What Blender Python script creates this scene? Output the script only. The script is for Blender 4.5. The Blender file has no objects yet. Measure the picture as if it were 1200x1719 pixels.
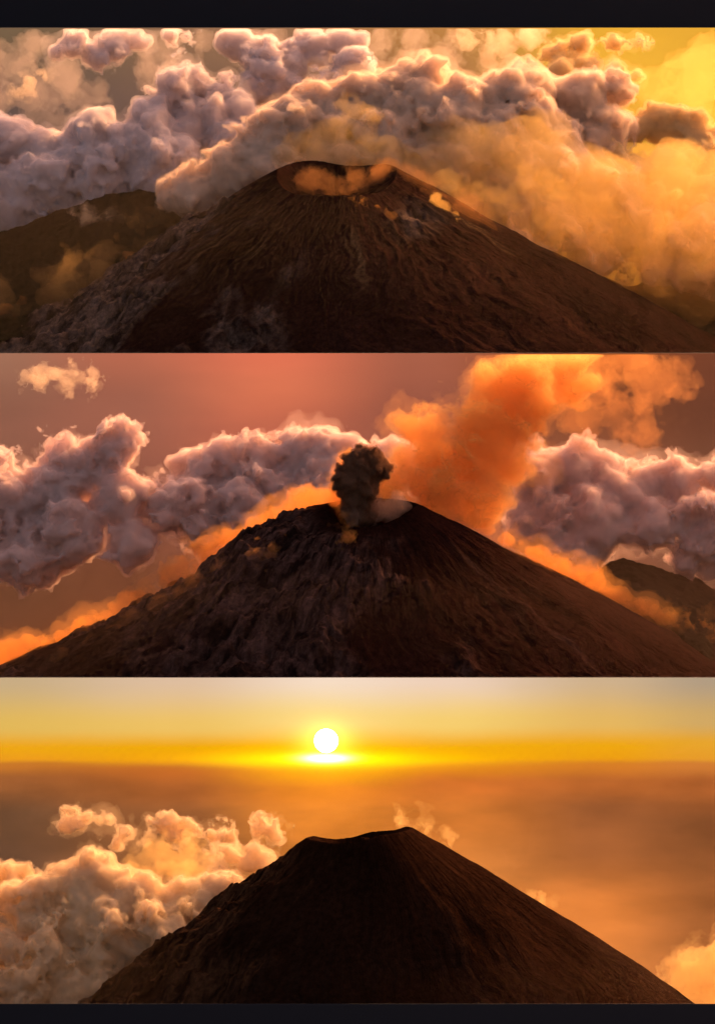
import bpy, math, random, time
import numpy as np
from mathutils import Vector, Matrix

T0 = time.time()
R = math.radians
scene = bpy.context.scene
COL = scene.collection

# ------------------------------------------------------------------ camera
PITCH, DIST, Z0 = R(14.0), 12000.0, 960.0
CT, ST = math.cos(PITCH), math.sin(PITCH)
CAM = np.array([0.0, -DIST * CT, Z0 + DIST * ST])
cam_d = bpy.data.cameras.new('camera')
cam = bpy.data.objects.new('camera', cam_d); COL.objects.link(cam)
cam.location = CAM; cam.rotation_euler = (math.pi / 2 - PITCH, 0, 0)
cam_d.sensor_fit = 'VERTICAL'; cam_d.sensor_height = 24.0
cam_d.lens = 24.0 * DIST / 1719.0
cam_d.clip_start = 100.0; cam_d.clip_end = 80000.0
scene.camera = cam

# ------------------------------------------------------------------ sky light and sun
SUN_EL, SUN_AZ = R(22.0), R(32.0)          # sun behind the scene, a little to the right
world = bpy.data.worlds.new('World'); scene.world = world; world.use_nodes = True
wn = world.node_tree; bgn = wn.nodes['Background']
skt = wn.nodes.new('ShaderNodeTexSky'); skt.sky_type = 'NISHITA'; skt.sun_disc = False
skt.sun_elevation = SUN_EL; skt.sun_rotation = SUN_AZ
skt.air_density = 0.8; skt.dust_density = 7.0; skt.ozone_density = 3.0
tint = wn.nodes.new('ShaderNodeMix'); tint.data_type = 'RGBA'; tint.blend_type = 'MULTIPLY'; tint.inputs[0].default_value = 1.0
tint.inputs[7].default_value = (1.0, 0.58, 0.42, 1)      # warm tint added over the sky to warm the ambient light
wn.links.new(skt.outputs['Color'], tint.inputs[6]); wn.links.new(tint.outputs[2], bgn.inputs['Color']); bgn.inputs['Strength'].default_value = 0.15
sl = bpy.data.lights.new('sun_light', 'SUN'); sl.energy = 2.3; sl.angle = R(0.6); sl.color = (1.0, 0.50, 0.17)
so = bpy.data.objects.new('sun_light', sl); COL.objects.link(so)
sdir = Vector((math.sin(SUN_AZ) * math.cos(SUN_EL), math.cos(SUN_AZ) * math.cos(SUN_EL), math.sin(SUN_EL)))
so.rotation_euler = sdir.to_track_quat('Z', 'Y').to_euler(); so.location = (0, 0, 4000)

vs = scene.view_settings
vs.view_transform = 'Standard'; vs.look = 'None'; EXPO = 1.5; vs.exposure = EXPO; vs.gamma = 1.0; vs.use_curve_mapping = False
cy = scene.cycles
cy.use_denoising = True
cy.max_bounces = 12; cy.diffuse_bounces = 2; cy.glossy_bounces = 2; cy.transmission_bounces = 6
cy.volume_bounces = 5; cy.transparent_max_bounces = 24
cy.sample_clamp_indirect = 6.0
cy.use_adaptive_sampling = True; cy.adaptive_threshold = 0.025; cy.adaptive_min_samples = 16

# ------------------------------------------------------------------ helpers
def at(px, py, y):
    """World point in the vertical plane y that the photograph shows at pixel px, py."""
    px = np.asarray(px, float); py = np.asarray(py, float); y = np.asarray(y, float)
    a = (px - 600.0) / DIST; b = (859.5 - py) / DIST
    dy = CT + b * ST; dz = -ST + b * CT
    t = (y - CAM[1]) / dy
    return np.stack(np.broadcast_arrays(a * t, y, CAM[2] + dz * t), -1)
def mpp(y):                       # metres per photograph pixel at depth y
    return (y - CAM[1]) / CT / DIST

def srgb(r, g, b):
    f = lambda c: (c / 255 / 12.92) if c / 255 <= 0.04045 else ((c / 255 + 0.055) / 1.055) ** 2.4
    return (f(r), f(g), f(b), 1.0)

def mesh_obj(name, v, f, mat, parent=None, smooth=True):
    me = bpy.data.meshes.new(name)
    v = np.ascontiguousarray(v, np.float32); f = np.ascontiguousarray(f, np.int32)
    me.vertices.add(len(v)); me.vertices.foreach_set('co', v.ravel())
    n = f.shape[1]
    me.loops.add(f.size); me.loops.foreach_set('vertex_index', f.ravel())
    me.polygons.add(len(f)); me.polygons.foreach_set('loop_start', np.arange(0, f.size, n, dtype=np.int32))
    me.update(calc_edges=True)
    if smooth: me.polygons.foreach_set('use_smooth', np.ones(len(f), bool))
    me.materials.append(mat)
    o = bpy.data.objects.new(name, me); COL.objects.link(o)
    if parent: o.parent = parent
    return o
def attr(o, name, a):
    at_ = o.data.attributes.new(name, 'FLOAT', 'POINT'); at_.data.foreach_set('value', np.ascontiguousarray(a, np.float32))
def tag(o, label=None, cat=None, group=None, kind=None):
    if label: o['label'] = label
    if cat: o['category'] = cat
    if group: o['group'] = group
    if kind: o['kind'] = kind
    return o

# ---- tileable noise volumes
rng = np.random.default_rng(7)
NT = 96
def spectral(beta, kmin=1.0, kmax=48.0):
    w = rng.standard_normal((NT, NT, NT)).astype(np.float32)
    k = np.fft.fftfreq(NT) * NT
    kk = np.sqrt(k[:, None, None]**2 + k[None, :, None]**2 + (np.fft.rfftfreq(NT) * NT)[None, None, :]**2)
    amp = np.where((kk >= kmin) & (kk <= kmax), np.maximum(kk, 1) ** (-beta / 2), 0)
    n = np.fft.irfftn(np.fft.rfftn(w) * amp, s=w.shape).astype(np.float32)
    return n / n.std()
FBM = spectral(11 / 3 + 0.2).astype(np.float32)
def worley_tile(n):
    pts = rng.random((n, 3)) * NT
    d = np.full((NT, NT, NT), 1e9, np.float32)
    rad = int(NT / n ** (1 / 3) * 1.5) + 1
    for p in pts:
        c = np.floor(p).astype(int)
        ax = [np.arange(c[i] - rad, c[i] + rad + 1) for i in range(3)]
        q = ((ax[0] - p[0])**2)[:, None, None] + ((ax[1] - p[1])**2)[None, :, None] + ((ax[2] - p[2])**2)[None, None, :]
        ix = np.ix_(*[a % NT for a in ax])
        d[ix] = np.minimum(d[ix], q)
    return np.clip(1 - np.sqrt(d) / (NT / n ** (1 / 3)), 0, 1)
W1 = worley_tile(60)
def tile_at(tile, k, sh=0):
    i = (np.arange(NT) * k + sh) % NT
    return tile[np.ix_(i, i, i)]
BILLOW = W1 * 0.40 + tile_at(W1, 2, 31) * 0.31 + tile_at(W1, 4, 17) * 0.29
BILLOW = (BILLOW - BILLOW.mean()).astype(np.float32)
def samp(tile, p):
    """Trilinear sample, p in tile periods, shape (n,3)."""
    q = (p * NT).astype(np.float32); i = np.floor(q).astype(np.int32); f = q - i
    i %= NT; j = (i + 1) % NT
    t = tile.ravel(); fx, fy, fz = f[:, 0], f[:, 1], f[:, 2]
    a0, a1 = i[:, 0] * (NT * NT), j[:, 0] * (NT * NT); b0, b1 = i[:, 1] * NT, j[:, 1] * NT; c0, c1 = i[:, 2], j[:, 2]
    def line(b, c):
        bc = b + c; u = t.take(a0 + bc); return u + (t.take(a1 + bc) - u) * fx
    u = line(b0, c0); u += (line(b1, c0) - u) * fy
    w = line(b0, c1); w += (line(b1, c1) - w) * fy
    u += (w - u) * fz
    return u

def surface_nets(F, org, h):
    s = F > 0
    nx, ny, nz = F.shape
    c = [s[a:nx - 1 + a, b:ny - 1 + b, d:nz - 1 + d] for a in (0, 1) for b in (0, 1) for d in (0, 1)]
    cnt = sum(x.astype(np.int8) for x in c)
    act = (cnt > 0) & (cnt < 8)
    I = np.argwhere(act)
    idx = np.full(act.shape, -1, np.int64); idx[act] = np.arange(len(I))
    acc = np.zeros((len(I), 3)); num = np.zeros(len(I))
    corner = [(a, b, d) for a in (0, 1) for b in (0, 1) for d in (0, 1)]
    for u in range(8):
        for w in range(u + 1, 8):
            A, B = np.array(corner[u]), np.array(corner[w])
            if np.abs(A - B).sum() != 1: continue
            fa = F[tuple((I + A).T)]; fb = F[tuple((I + B).T)]
            m = (fa > 0) != (fb > 0)
            t = fa[m] / (fa[m] - fb[m])
            acc[m] += A + (B - A) * t[:, None]; num[m] += 1
    V = (I + acc / num[:, None]) * h + org
    quads = []
    for ax in range(3):
        sl0 = [slice(1, n - 1) for n in F.shape]; sl1 = list(sl0)
        sl0[ax] = slice(0, F.shape[ax] - 1); sl1[ax] = slice(1, F.shape[ax])
        s0, s1 = s[tuple(sl0)], s[tuple(sl1)]
        E = np.argwhere(s0 != s1)
        sgn = s0[tuple(E.T)]
        off = np.ones(3, int); off[ax] = 0
        E = E + off
        b, d = [(1, 2), (2, 0), (0, 1)][ax]
        eb = np.zeros(3, int); eb[b] = 1; ed = np.zeros(3, int); ed[d] = 1
        g = lambda o: idx[tuple((E + o).T)]
        q = np.stack([g(-eb - ed), g(-ed), g(0 * eb), g(-eb)], 1)
        q[~sgn] = q[~sgn][:, ::-1]
        quads.append(q)
    return V, np.concatenate(quads)

def cloud_mesh(name, blobs, mat, h=None, seed=0, amp=0.55, lump=62.0, kids=8, fine=14.0, lift=0.75, level2=4, clip=None, core=None, ce=6.0, fringe=None, fo=3.0, fa=11.0):
    """blobs: (px, py, radius in px, depth y).  A heaped cloud: spheres with smaller spheres on them, roughened by billow noise."""
    r_ = random.Random(seed)
    h = h or 3.3 * mpp(blobs[0][3])
    S = []
    for (px, py, rp, y) in blobs:
        c = at(px, py, y); r = rp * mpp(y)
        S.append((c, r))
        for k in range(kids):
            a = r_.uniform(0, 2 * math.pi); e = math.asin(r_.uniform(-0.35, 1.0))
            d = np.array([math.cos(a) * math.cos(e), math.sin(a) * math.cos(e) * 0.9, math.sin(e)])
            r2 = r * r_.uniform(0.28, 0.52)
            c2 = c + d * (r * lift + r2 * 0.25)
            S.append((c2, r2))
            for q in range(level2):
                a = r_.uniform(0, 2 * math.pi); e = math.asin(r_.uniform(-0.5, 1.0))
                d2 = np.array([math.cos(a) * math.cos(e), math.sin(a) * math.cos(e), math.sin(e)])
                r3 = r2 * r_.uniform(0.25, 0.45)
                S.append((c2 + d2 * (r2 * 0.95), r3))
    C = np.array([c for c, _ in S]); Rr = np.array([r for _, r in S])
    A = amp * np.median([b[2] * mpp(b[3]) for b in blobs])
    A = min(A, lump * 0.5)
    pad = A * 1.2 + 3 * h + (fo + fa if fringe else 0)
    lo = (C - Rr[:, None]).min(0) - pad; hi = (C + Rr[:, None]).max(0) + pad
    n = np.ceil((hi - lo) / h).astype(int) + 1
    F = np.full(n, -1e3, np.float32)
    for c, r in zip(C, Rr):
        i0 = np.maximum(np.floor((c - r - pad - lo) / h).astype(int), 0); i1 = np.minimum(np.ceil((c + r + pad - lo) / h).astype(int) + 1, n)
        g = [lo[i] + np.arange(i0[i], i1[i]) * h - c[i] for i in range(3)]
        d = r - np.sqrt((g[0]**2)[:, None, None] + (g[1]**2)[None, :, None] + (g[2]**2)[None, None, :]).astype(np.float32)
        sub = F[i0[0]:i1[0], i0[1]:i1[1], i0[2]:i1[2]]
        np.maximum(sub, d, out=sub)
    sh = np.array([r_.random(), r_.random(), r_.random()])
    def rough(F, h, A, fine, off, fa):
        band = np.abs(F) < A * 1.6 + fine + fa * 2 + off
        P = (np.argwhere(band) * h + lo).astype(np.float32)
        wx = samp(FBM, P / (lump * 9.0) + sh[::-1]); wz = samp(FBM, P / (lump * 7.0) + sh)
        Pw = P + np.stack([wx, -wx, wz], 1) * (lump * 0.22)          # curl the lumps so that no two are alike
        bn = samp(BILLOW, Pw / (lump * 4.2) + sh)
        mod = np.clip(0.85 + 0.45 * wz, 0.25, 1.6)
        add = A * (bn * 2.5 * mod + wx * 0.42) + fine * samp(FBM, Pw / (lump * 2.2) + sh) * 0.55 * mod
        if off: add += off + fa * samp(FBM, (P + np.stack([wz, wx, wx], 1) * lump * 0.3) / (lump * 3.4) + sh)
        F[band] += add
    Ff = F[::2, ::2, ::2].copy() if fringe else None
    rough(F, h, A, fine, 0, 0)
    if fringe: rough(Ff, 2 * h, A * 0.7, fine, fo, fa)
    def close(F, h):
      n = F.shape
      if clip:                      # the picture's upper edge: the cloud ends there
        py, ys = clip; zt = float(at(600, py, ys)[2]); tn = (CAM[2] - zt) / (ys - CAM[1])
        yy = lo[1] + np.arange(n[1]) * h; zz = lo[2] + np.arange(n[2]) * h
        np.minimum(F, (zt + (ys - yy) * tn)[None, :, None].astype(np.float32) - zz[None, None, :].astype(np.float32), out=F)
      F[0] = F[-1] = -1; F[:, 0] = F[:, -1] = -1; F[:, :, 0] = F[:, :, -1] = -1
      return surface_nets(F, lo, h)
    o = mesh_obj(name, *close(F, h), mat)
    if core: mesh_obj('core', *close(F[::2, ::2, ::2] - ce, 2 * h), core, o)
    if fringe: mesh_obj('fringe', *close(Ff, 2 * h), fringe, o)
    return o

# ------------------------------------------------------------------ materials
def new_mat(name):
    m = bpy.data.materials.new(name); m.use_nodes = True
    nt = m.node_tree; nt.nodes.clear()
    return m, nt, nt.nodes.new('ShaderNodeOutputMaterial')
def N(nt, t, **kw):
    n = nt.nodes.new(t)
    for k, v in kw.items():
        if k in n.inputs: n.inputs[k].default_value = v
        else: setattr(n, k, v)
    return n
def L(nt, a, b): nt.links.new(a, b)


def cloud_mat(name, col, density=0.05, skin=0.12, aniso=0.45):
    """Droplets: a thin diffuse skin of mist over an even scattering volume."""
    m, nt, out = new_mat(name)
    tr = N(nt, 'ShaderNodeBsdfTransparent'); df = N(nt, 'ShaderNodeBsdfDiffuse'); df.inputs[0].default_value = (*col, 1)
    mx = N(nt, 'ShaderNodeMixShader'); mx.inputs[0].default_value = skin
    L(nt, tr.outputs[0], mx.inputs[1]); L(nt, df.outputs[0], mx.inputs[2]); L(nt, mx.outputs[0], out.inputs['Surface'])
    vp = N(nt, 'ShaderNodeVolumePrincipled'); vp.inputs['Color'].default_value = (*col, 1)
    vp.inputs['Density'].default_value = density; vp.inputs['Anisotropy'].default_value = aniso
    L(nt, vp.outputs[0], out.inputs['Volume'])
    return m

def haze_mat(name, col, density, aniso=0.5):
    m, nt, out = new_mat(name)
    vp = N(nt, 'ShaderNodeVolumePrincipled'); vp.inputs['Color'].default_value = (*col, 1)
    vp.inputs['Density'].default_value = density; vp.inputs['Anisotropy'].default_value = aniso
    L(nt, vp.outputs[0], out.inputs['Volume'])
    return m

def plain_mat(name, col, rough=0.7):
    m, nt, out = new_mat(name)
    p = N(nt, 'ShaderNodeBsdfPrincipled'); p.inputs['Roughness'].default_value = rough
    nz = N(nt, 'ShaderNodeTexNoise'); nz.inputs['Scale'].default_value = 0.02; nz.inputs['Detail'].default_value = 5
    tc = N(nt, 'ShaderNodeTexCoord'); L(nt, tc.outputs['Object'], nz.inputs['Vector'])
    mx = N(nt, 'ShaderNodeMix', data_type='RGBA')
    mx.inputs[6].default_value = (*[c * 0.9 for c in col], 1); mx.inputs[7].default_value = (*[c * 1.1 for c in col], 1)
    L(nt, nz.outputs['Fac'], mx.inputs[0]); L(nt, mx.outputs[2], p.inputs['Base Color']); L(nt, p.outputs[0], out.inputs['Surface'])
    return m

def sky_mat(name, columns, glows=(), noise=0.10, nscale=(3, 6), warp=0.03, seed=0.0, below=None):
    """Sky, far haze and sun glow painted as emission. columns: (u, [(v, srgb)...]) colour up the sky at places across it; glows: (u, v, ru, rv, colour, gain)."""
    m, nt, out = new_mat(name)
    uv = N(nt, 'ShaderNodeUVMap'); sep = N(nt, 'ShaderNodeSeparateXYZ')
    mp = N(nt, 'ShaderNodeMapping'); mp.inputs['Scale'].default_value = (nscale[0], nscale[1], 1); mp.inputs['Location'].default_value = (seed, seed * 1.7, 0)
    L(nt, uv.outputs[0], mp.inputs[0])
    nz = N(nt, 'ShaderNodeTexNoise'); nz.inputs['Scale'].default_value = 1.0; nz.inputs['Detail'].default_value = 6; nz.inputs['Roughness'].default_value = 0.55
    L(nt, mp.outputs[0], nz.inputs['Vector'])
    sub = N(nt, 'ShaderNodeVectorMath', operation='SUBTRACT'); sub.inputs[1].default_value = (0.5, 0.5, 0.5); L(nt, nz.outputs['Color'], sub.inputs[0])
    mul = N(nt, 'ShaderNodeVectorMath', operation='MULTIPLY'); mul.inputs[1].default_value = (warp * 2, warp, 0); L(nt, sub.outputs[0], mul.inputs[0])
    add = N(nt, 'ShaderNodeVectorMath', operation='ADD'); L(nt, uv.outputs[0], add.inputs[0]); L(nt, mul.outputs[0], add.inputs[1])
    L(nt, add.outputs[0], sep.inputs[0])
    prev = None; pu = None
    for u, stops in columns:
        rp = N(nt, 'ShaderNodeValToRGB'); cr = rp.color_ramp; cr.interpolation = 'EASE'
        stops = sorted(stops)
        while len(cr.elements) < len(stops): cr.elements.new(0.5)
        for e, (v, c) in zip(cr.elements, stops): e.position = v
        for e, (v, c) in zip(cr.elements, stops): e.color = srgb(*c)
        L(nt, sep.outputs['Y'], rp.inputs[0])
        if prev is None: prev = rp.outputs[0]
        else:
            mr = N(nt, 'ShaderNodeMapRange', interpolation_type='SMOOTHSTEP'); mr.inputs['From Min'].default_value = pu; mr.inputs['From Max'].default_value = u
            L(nt, sep.outputs['X'], mr.inputs['Value'])
            mx = N(nt, 'ShaderNodeMix', data_type='RGBA'); L(nt, mr.outputs[0], mx.inputs[0]); L(nt, prev, mx.inputs[6]); L(nt, rp.outputs[0], mx.inputs[7])
            prev = mx.outputs[2]
        pu = u
    if noise:
        mr = N(nt, 'ShaderNodeMapRange'); mr.inputs['From Min'].default_value = 0.3; mr.inputs['From Max'].default_value = 0.7
        mr.inputs['To Min'].default_value = 1 - noise; mr.inputs['To Max'].default_value = 1 + noise
        L(nt, nz.outputs['Fac'], mr.inputs['Value'])
        fac = mr.outputs[0]
        if below:                 # clear air above the horizon
            su = N(nt, 'ShaderNodeSeparateXYZ'); L(nt, uv.outputs[0], su.inputs[0])
            m2 = N(nt, 'ShaderNodeMapRange', interpolation_type='SMOOTHSTEP'); m2.inputs['From Min'].default_value = below - 0.10; m2.inputs['From Max'].default_value = below; L(nt, su.outputs['Y'], m2.inputs['Value'])
            fm = N(nt, 'ShaderNodeMix', data_type='FLOAT'); L(nt, m2.outputs[0], fm.inputs[0]); L(nt, fac, fm.inputs[2]); fm.inputs[3].default_value = 1.0; fac = fm.outputs[0]
        sc = N(nt, 'ShaderNodeVectorMath', operation='SCALE'); L(nt, prev, sc.inputs[0]); L(nt, fac, sc.inputs['Scale']); prev = sc.outputs[0]
    for (u, v, ru, rv, c, g) in glows:
        d = N(nt, 'ShaderNodeVectorMath', operation='SUBTRACT'); d.inputs[1].default_value = (u, v, 0); L(nt, uv.outputs[0], d.inputs[0])
        d2 = N(nt, 'ShaderNodeVectorMath', operation='DIVIDE'); d2.inputs[1].default_value = (ru, rv, 1); L(nt, d.outputs[0], d2.inputs[0])
        ln = N(nt, 'ShaderNodeVectorMath', operation='DOT_PRODUCT'); L(nt, d2.outputs[0], ln.inputs[0]); L(nt, d2.outputs[0], ln.inputs[1])
        ng = N(nt, 'ShaderNodeMath', operation='MULTIPLY'); ng.inputs[1].default_value = -1; L(nt, ln.outputs['Value'], ng.inputs[0])
        ex = N(nt, 'ShaderNodeMath', operation='EXPONENT'); L(nt, ng.outputs[0], ex.inputs[0])
        gm = N(nt, 'ShaderNodeMath', operation='MULTIPLY'); gm.inputs[1].default_value = g; L(nt, ex.outputs[0], gm.inputs[0])
        sc = N(nt, 'ShaderNodeVectorMath', operation='SCALE'); sc.inputs[0].default_value = srgb(*c)[:3]; L(nt, gm.outputs[0], sc.inputs['Scale'])
        ad = N(nt, 'ShaderNodeVectorMath', operation='ADD'); L(nt, prev, ad.inputs[0]); L(nt, sc.outputs[0], ad.inputs[1]); prev = ad.outputs[0]
    em = N(nt, 'ShaderNodeEmission'); em.inputs[1].default_value = 2.0 ** -EXPO; L(nt, prev, em.inputs[0]); L(nt, em.outputs[0], out.inputs['Surface'])
    return m

NAVY = plain_mat('navy_paint', (0.0032, 0.0048, 0.0085), 0.9)

def box(name, lo, hi, mat, label=None, kind='structure'):
    v = np.array([(x, y, z) for x in (lo[0], hi[0]) for y in (lo[1], hi[1]) for z in (lo[2], hi[2])], float)
    f = np.array([(0, 1, 3, 2), (4, 6, 7, 5), (0, 4, 5, 1), (2, 3, 7, 6), (0, 2, 6, 4), (1, 5, 7, 3)])
    o = mesh_obj(name, v, f, mat, smooth=False)
    return tag(o, label, kind=kind)

def sky_screen(py_top, py_bot, y, mat, label):
    """A wide backdrop of sky and painted haze, 4 m thick, its top edge where the next scene begins."""
    k = mpp(y); zt = float(at(600, py_top, y)[2]); zb = float(at(600, py_bot, y)[2])
    xw = 1500 * k
    o = box('sky', (-xw, y, zb - 80), (xw, y + 4, zt), NAVY, label)
    o.data.materials.clear(); o.data.materials.append(mat); o.data.materials.append(NAVY)
    for p in o.data.polygons: p.material_index = 0 if p.normal.y < -0.5 else 1
    uvl = o.data.uv_layers.new(name='UVMap')
    for lp in o.data.loops:
        c = o.data.vertices[lp.vertex_index].co
        uvl.data[lp.index].uv = ((c.x / k + 600) / 1200.0, (c.z - zb) / (zt - zb))
    return o

# ------------------------------------------------------------------ the three stages, one behind the other
Y3, S3 = 0.0, 1500.0          # lowest picture: volcano axis, sky
Y2, S2 = 2020.0, 3560.0       # middle picture
Y1, S1 = 4210.0, 5830.0       # top picture
YP, YW = -400.0, 6000.0       # border strips of the pictures: lower in front, upper behind

g = box('ground', (-30000, -12500, -920), (30000, 40000, -900), plain_mat('dark_soil', (0.03, 0.025, 0.02)))
zp = float(at(600, 1685, YP)[2])
box('border_foot', (-2600, YP - 1, -899), (2600, YP, zp), NAVY, 'dark navy border strip along the foot of the lowest scene')
zw = float(at(600, -60, YW)[2])
box('border_top', (-3400, YW, -899), (3400, YW + 40, zw), NAVY, 'dark navy border strip behind the top scene')

sky1 = sky_mat('sky_haze_top', [
    (0.0, [(0.0, (110, 70, 30)), (0.45, (110, 84, 74)), (0.75, (92, 76, 70)), (1.0, (122, 97, 72))]),
    (0.38, [(0.0, (120, 75, 40)), (0.5, (170, 122, 95)), (0.75, (122, 88, 72)), (1.0, (150, 108, 78))]),
    (0.62, [(0.0, (205, 125, 45)), (0.5, (215, 140, 80)), (0.8, (170, 112, 70)), (1.0, (190, 130, 70))]),
    (0.85, [(0.0, (205, 125, 38)), (0.3, (215, 133, 42)), (0.6, (238, 165, 55)), (1.0, (240, 175, 55))]),
    (1.0, [(0.0, (190, 115, 40)), (0.2, (205, 125, 45)), (0.5, (246, 180, 52)), (0.8, (250, 190, 58)), (1.0, (238, 172, 55))]),
    ], noise=0.10, nscale=(4, 4), seed=1.3)  # far haze and its gold sun glow painted into the emissive colours
sky_screen(46.5, 592, S1, sky1, 'hazy gold and mauve air behind the crater with the gold cloud')
sky2 = sky_mat('sky_haze_middle', [
    (0.0, [(0.0, (96, 50, 28)), (0.25, (98, 58, 38)), (0.55, (128, 80, 64)), (0.8, (140, 90, 72)), (1.0, (162, 110, 86))]),
    (0.17, [(0.0, (120, 60, 28)), (0.3, (104, 58, 38)), (0.6, (138, 82, 66)), (0.85, (160, 96, 76)), (1.0, (186, 106, 80))]),
    (0.38, [(0.0, (150, 75, 36)), (0.55, (150, 84, 66)), (0.75, (186, 98, 74)), (0.9, (222, 118, 84)), (1.0, (226, 116, 84))]),
    (0.58, [(0.0, (150, 75, 36)), (0.6, (150, 84, 66)), (0.8, (146, 82, 64)), (1.0, (170, 96, 72))]),
    (0.80, [(0.0, (120, 65, 40)), (0.6, (150, 85, 60)), (0.85, (128, 70, 42)), (1.0, (150, 76, 32))]),
    (1.0, [(0.0, (80, 46, 24)), (0.5, (120, 78, 60)), (0.8, (106, 60, 42)), (1.0, (118, 64, 42))]),
    ], noise=0.08, nscale=(2.5, 5), seed=4.1)  # haze lying over the ground, painted as emissive colour
sky_screen(593, 1137, S2, sky2, 'dusky rose air behind the erupting crater')
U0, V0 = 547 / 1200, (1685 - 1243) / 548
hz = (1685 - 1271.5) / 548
sky3 = sky_mat('sky_haze_low', [
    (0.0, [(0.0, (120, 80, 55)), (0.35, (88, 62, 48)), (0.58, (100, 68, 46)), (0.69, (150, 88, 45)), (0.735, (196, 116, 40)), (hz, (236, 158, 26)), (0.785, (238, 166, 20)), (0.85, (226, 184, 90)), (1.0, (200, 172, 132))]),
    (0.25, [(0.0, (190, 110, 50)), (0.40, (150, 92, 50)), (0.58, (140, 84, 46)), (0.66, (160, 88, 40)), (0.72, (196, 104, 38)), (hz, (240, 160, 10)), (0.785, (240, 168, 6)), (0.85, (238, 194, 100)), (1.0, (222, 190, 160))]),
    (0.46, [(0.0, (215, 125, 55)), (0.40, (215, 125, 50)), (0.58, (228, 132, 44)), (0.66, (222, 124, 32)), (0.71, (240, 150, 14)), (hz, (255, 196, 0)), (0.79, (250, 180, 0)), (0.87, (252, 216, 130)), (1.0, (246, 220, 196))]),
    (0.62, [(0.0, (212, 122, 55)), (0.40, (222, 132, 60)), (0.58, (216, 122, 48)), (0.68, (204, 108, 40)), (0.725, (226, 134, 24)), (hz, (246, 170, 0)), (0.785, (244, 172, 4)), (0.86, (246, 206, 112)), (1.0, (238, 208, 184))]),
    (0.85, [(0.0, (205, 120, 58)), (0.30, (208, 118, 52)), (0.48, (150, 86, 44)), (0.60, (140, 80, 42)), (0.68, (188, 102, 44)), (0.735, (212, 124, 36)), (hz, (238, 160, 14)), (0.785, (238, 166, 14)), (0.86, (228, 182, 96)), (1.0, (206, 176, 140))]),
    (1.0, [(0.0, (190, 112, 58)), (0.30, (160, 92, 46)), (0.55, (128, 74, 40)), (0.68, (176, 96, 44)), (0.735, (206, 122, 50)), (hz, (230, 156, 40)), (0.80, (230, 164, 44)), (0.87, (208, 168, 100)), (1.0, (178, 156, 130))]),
    ], glows=[(U0, V0, 0.035, 0.055, (255, 230, 90), 0.9), (U0, hz - 0.004, 0.16, 0.022, (255, 225, 0), 0.7), (U0, hz, 0.026, 0.011, (255, 255, 235), 3.0), (U0, hz, 0.10, 0.07, (255, 190, 0), 0.35)],  # sun halo, horizon glow and white sun glint painted into the emission
    noise=0.34, nscale=(4, 6), warp=0.03, seed=2.2, below=hz)  # below the horizon, sunlit haze and mottled cloud sea are painted emission
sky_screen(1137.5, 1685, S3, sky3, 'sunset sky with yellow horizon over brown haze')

# the sun itself
bm_v = []; 
def uv_sphere(c, r, nu=48, nv=24):
    v = [(c[0], c[1], c[2] + r)]
    for j in range(1, nv):
        t = math.pi * j / nv
        for i in range(nu):
            a = 2 * math.pi * i / nu
            v.append((c[0] + r * math.sin(t) * math.cos(a), c[1] + r * math.sin(t) * math.sin(a), c[2] + r * math.cos(t)))
    v.append((c[0], c[1], c[2] - r))
    f = [(0, 1 + i, 1 + (i + 1) % nu, 1 + (i + 1) % nu) for i in range(nu)]
    for j in range(nv - 2):
        for i in range(nu):
            a = 1 + j * nu + i; b = 1 + j * nu + (i + 1) % nu
            f.append((a, a + nu, b + nu, b))
    return np.array(v), f
m_sun, nt, out = new_mat('sun_glow'); e = N(nt, 'ShaderNodeEmission'); e.inputs[0].default_value = (1, 0.93, 0.72, 1); e.inputs[1].default_value = 6.0
L(nt, e.outputs[0], out.inputs['Surface'])
sv, sf = uv_sphere(at(547.5, 1243.5, S3 - 40), 20 * mpp(S3))
me = bpy.data.meshes.new('sun'); me.from_pydata([tuple(x) for x in sv], [], [tuple(dict.fromkeys(q)) for q in sf]); me.materials.append(m_sun)
for p in me.polygons: p.use_smooth = True
sun_o = bpy.data.objects.new('sun', me); COL.objects.link(sun_o)
tag(sun_o, 'white setting sun just above the yellow horizon', 'sun')

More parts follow.
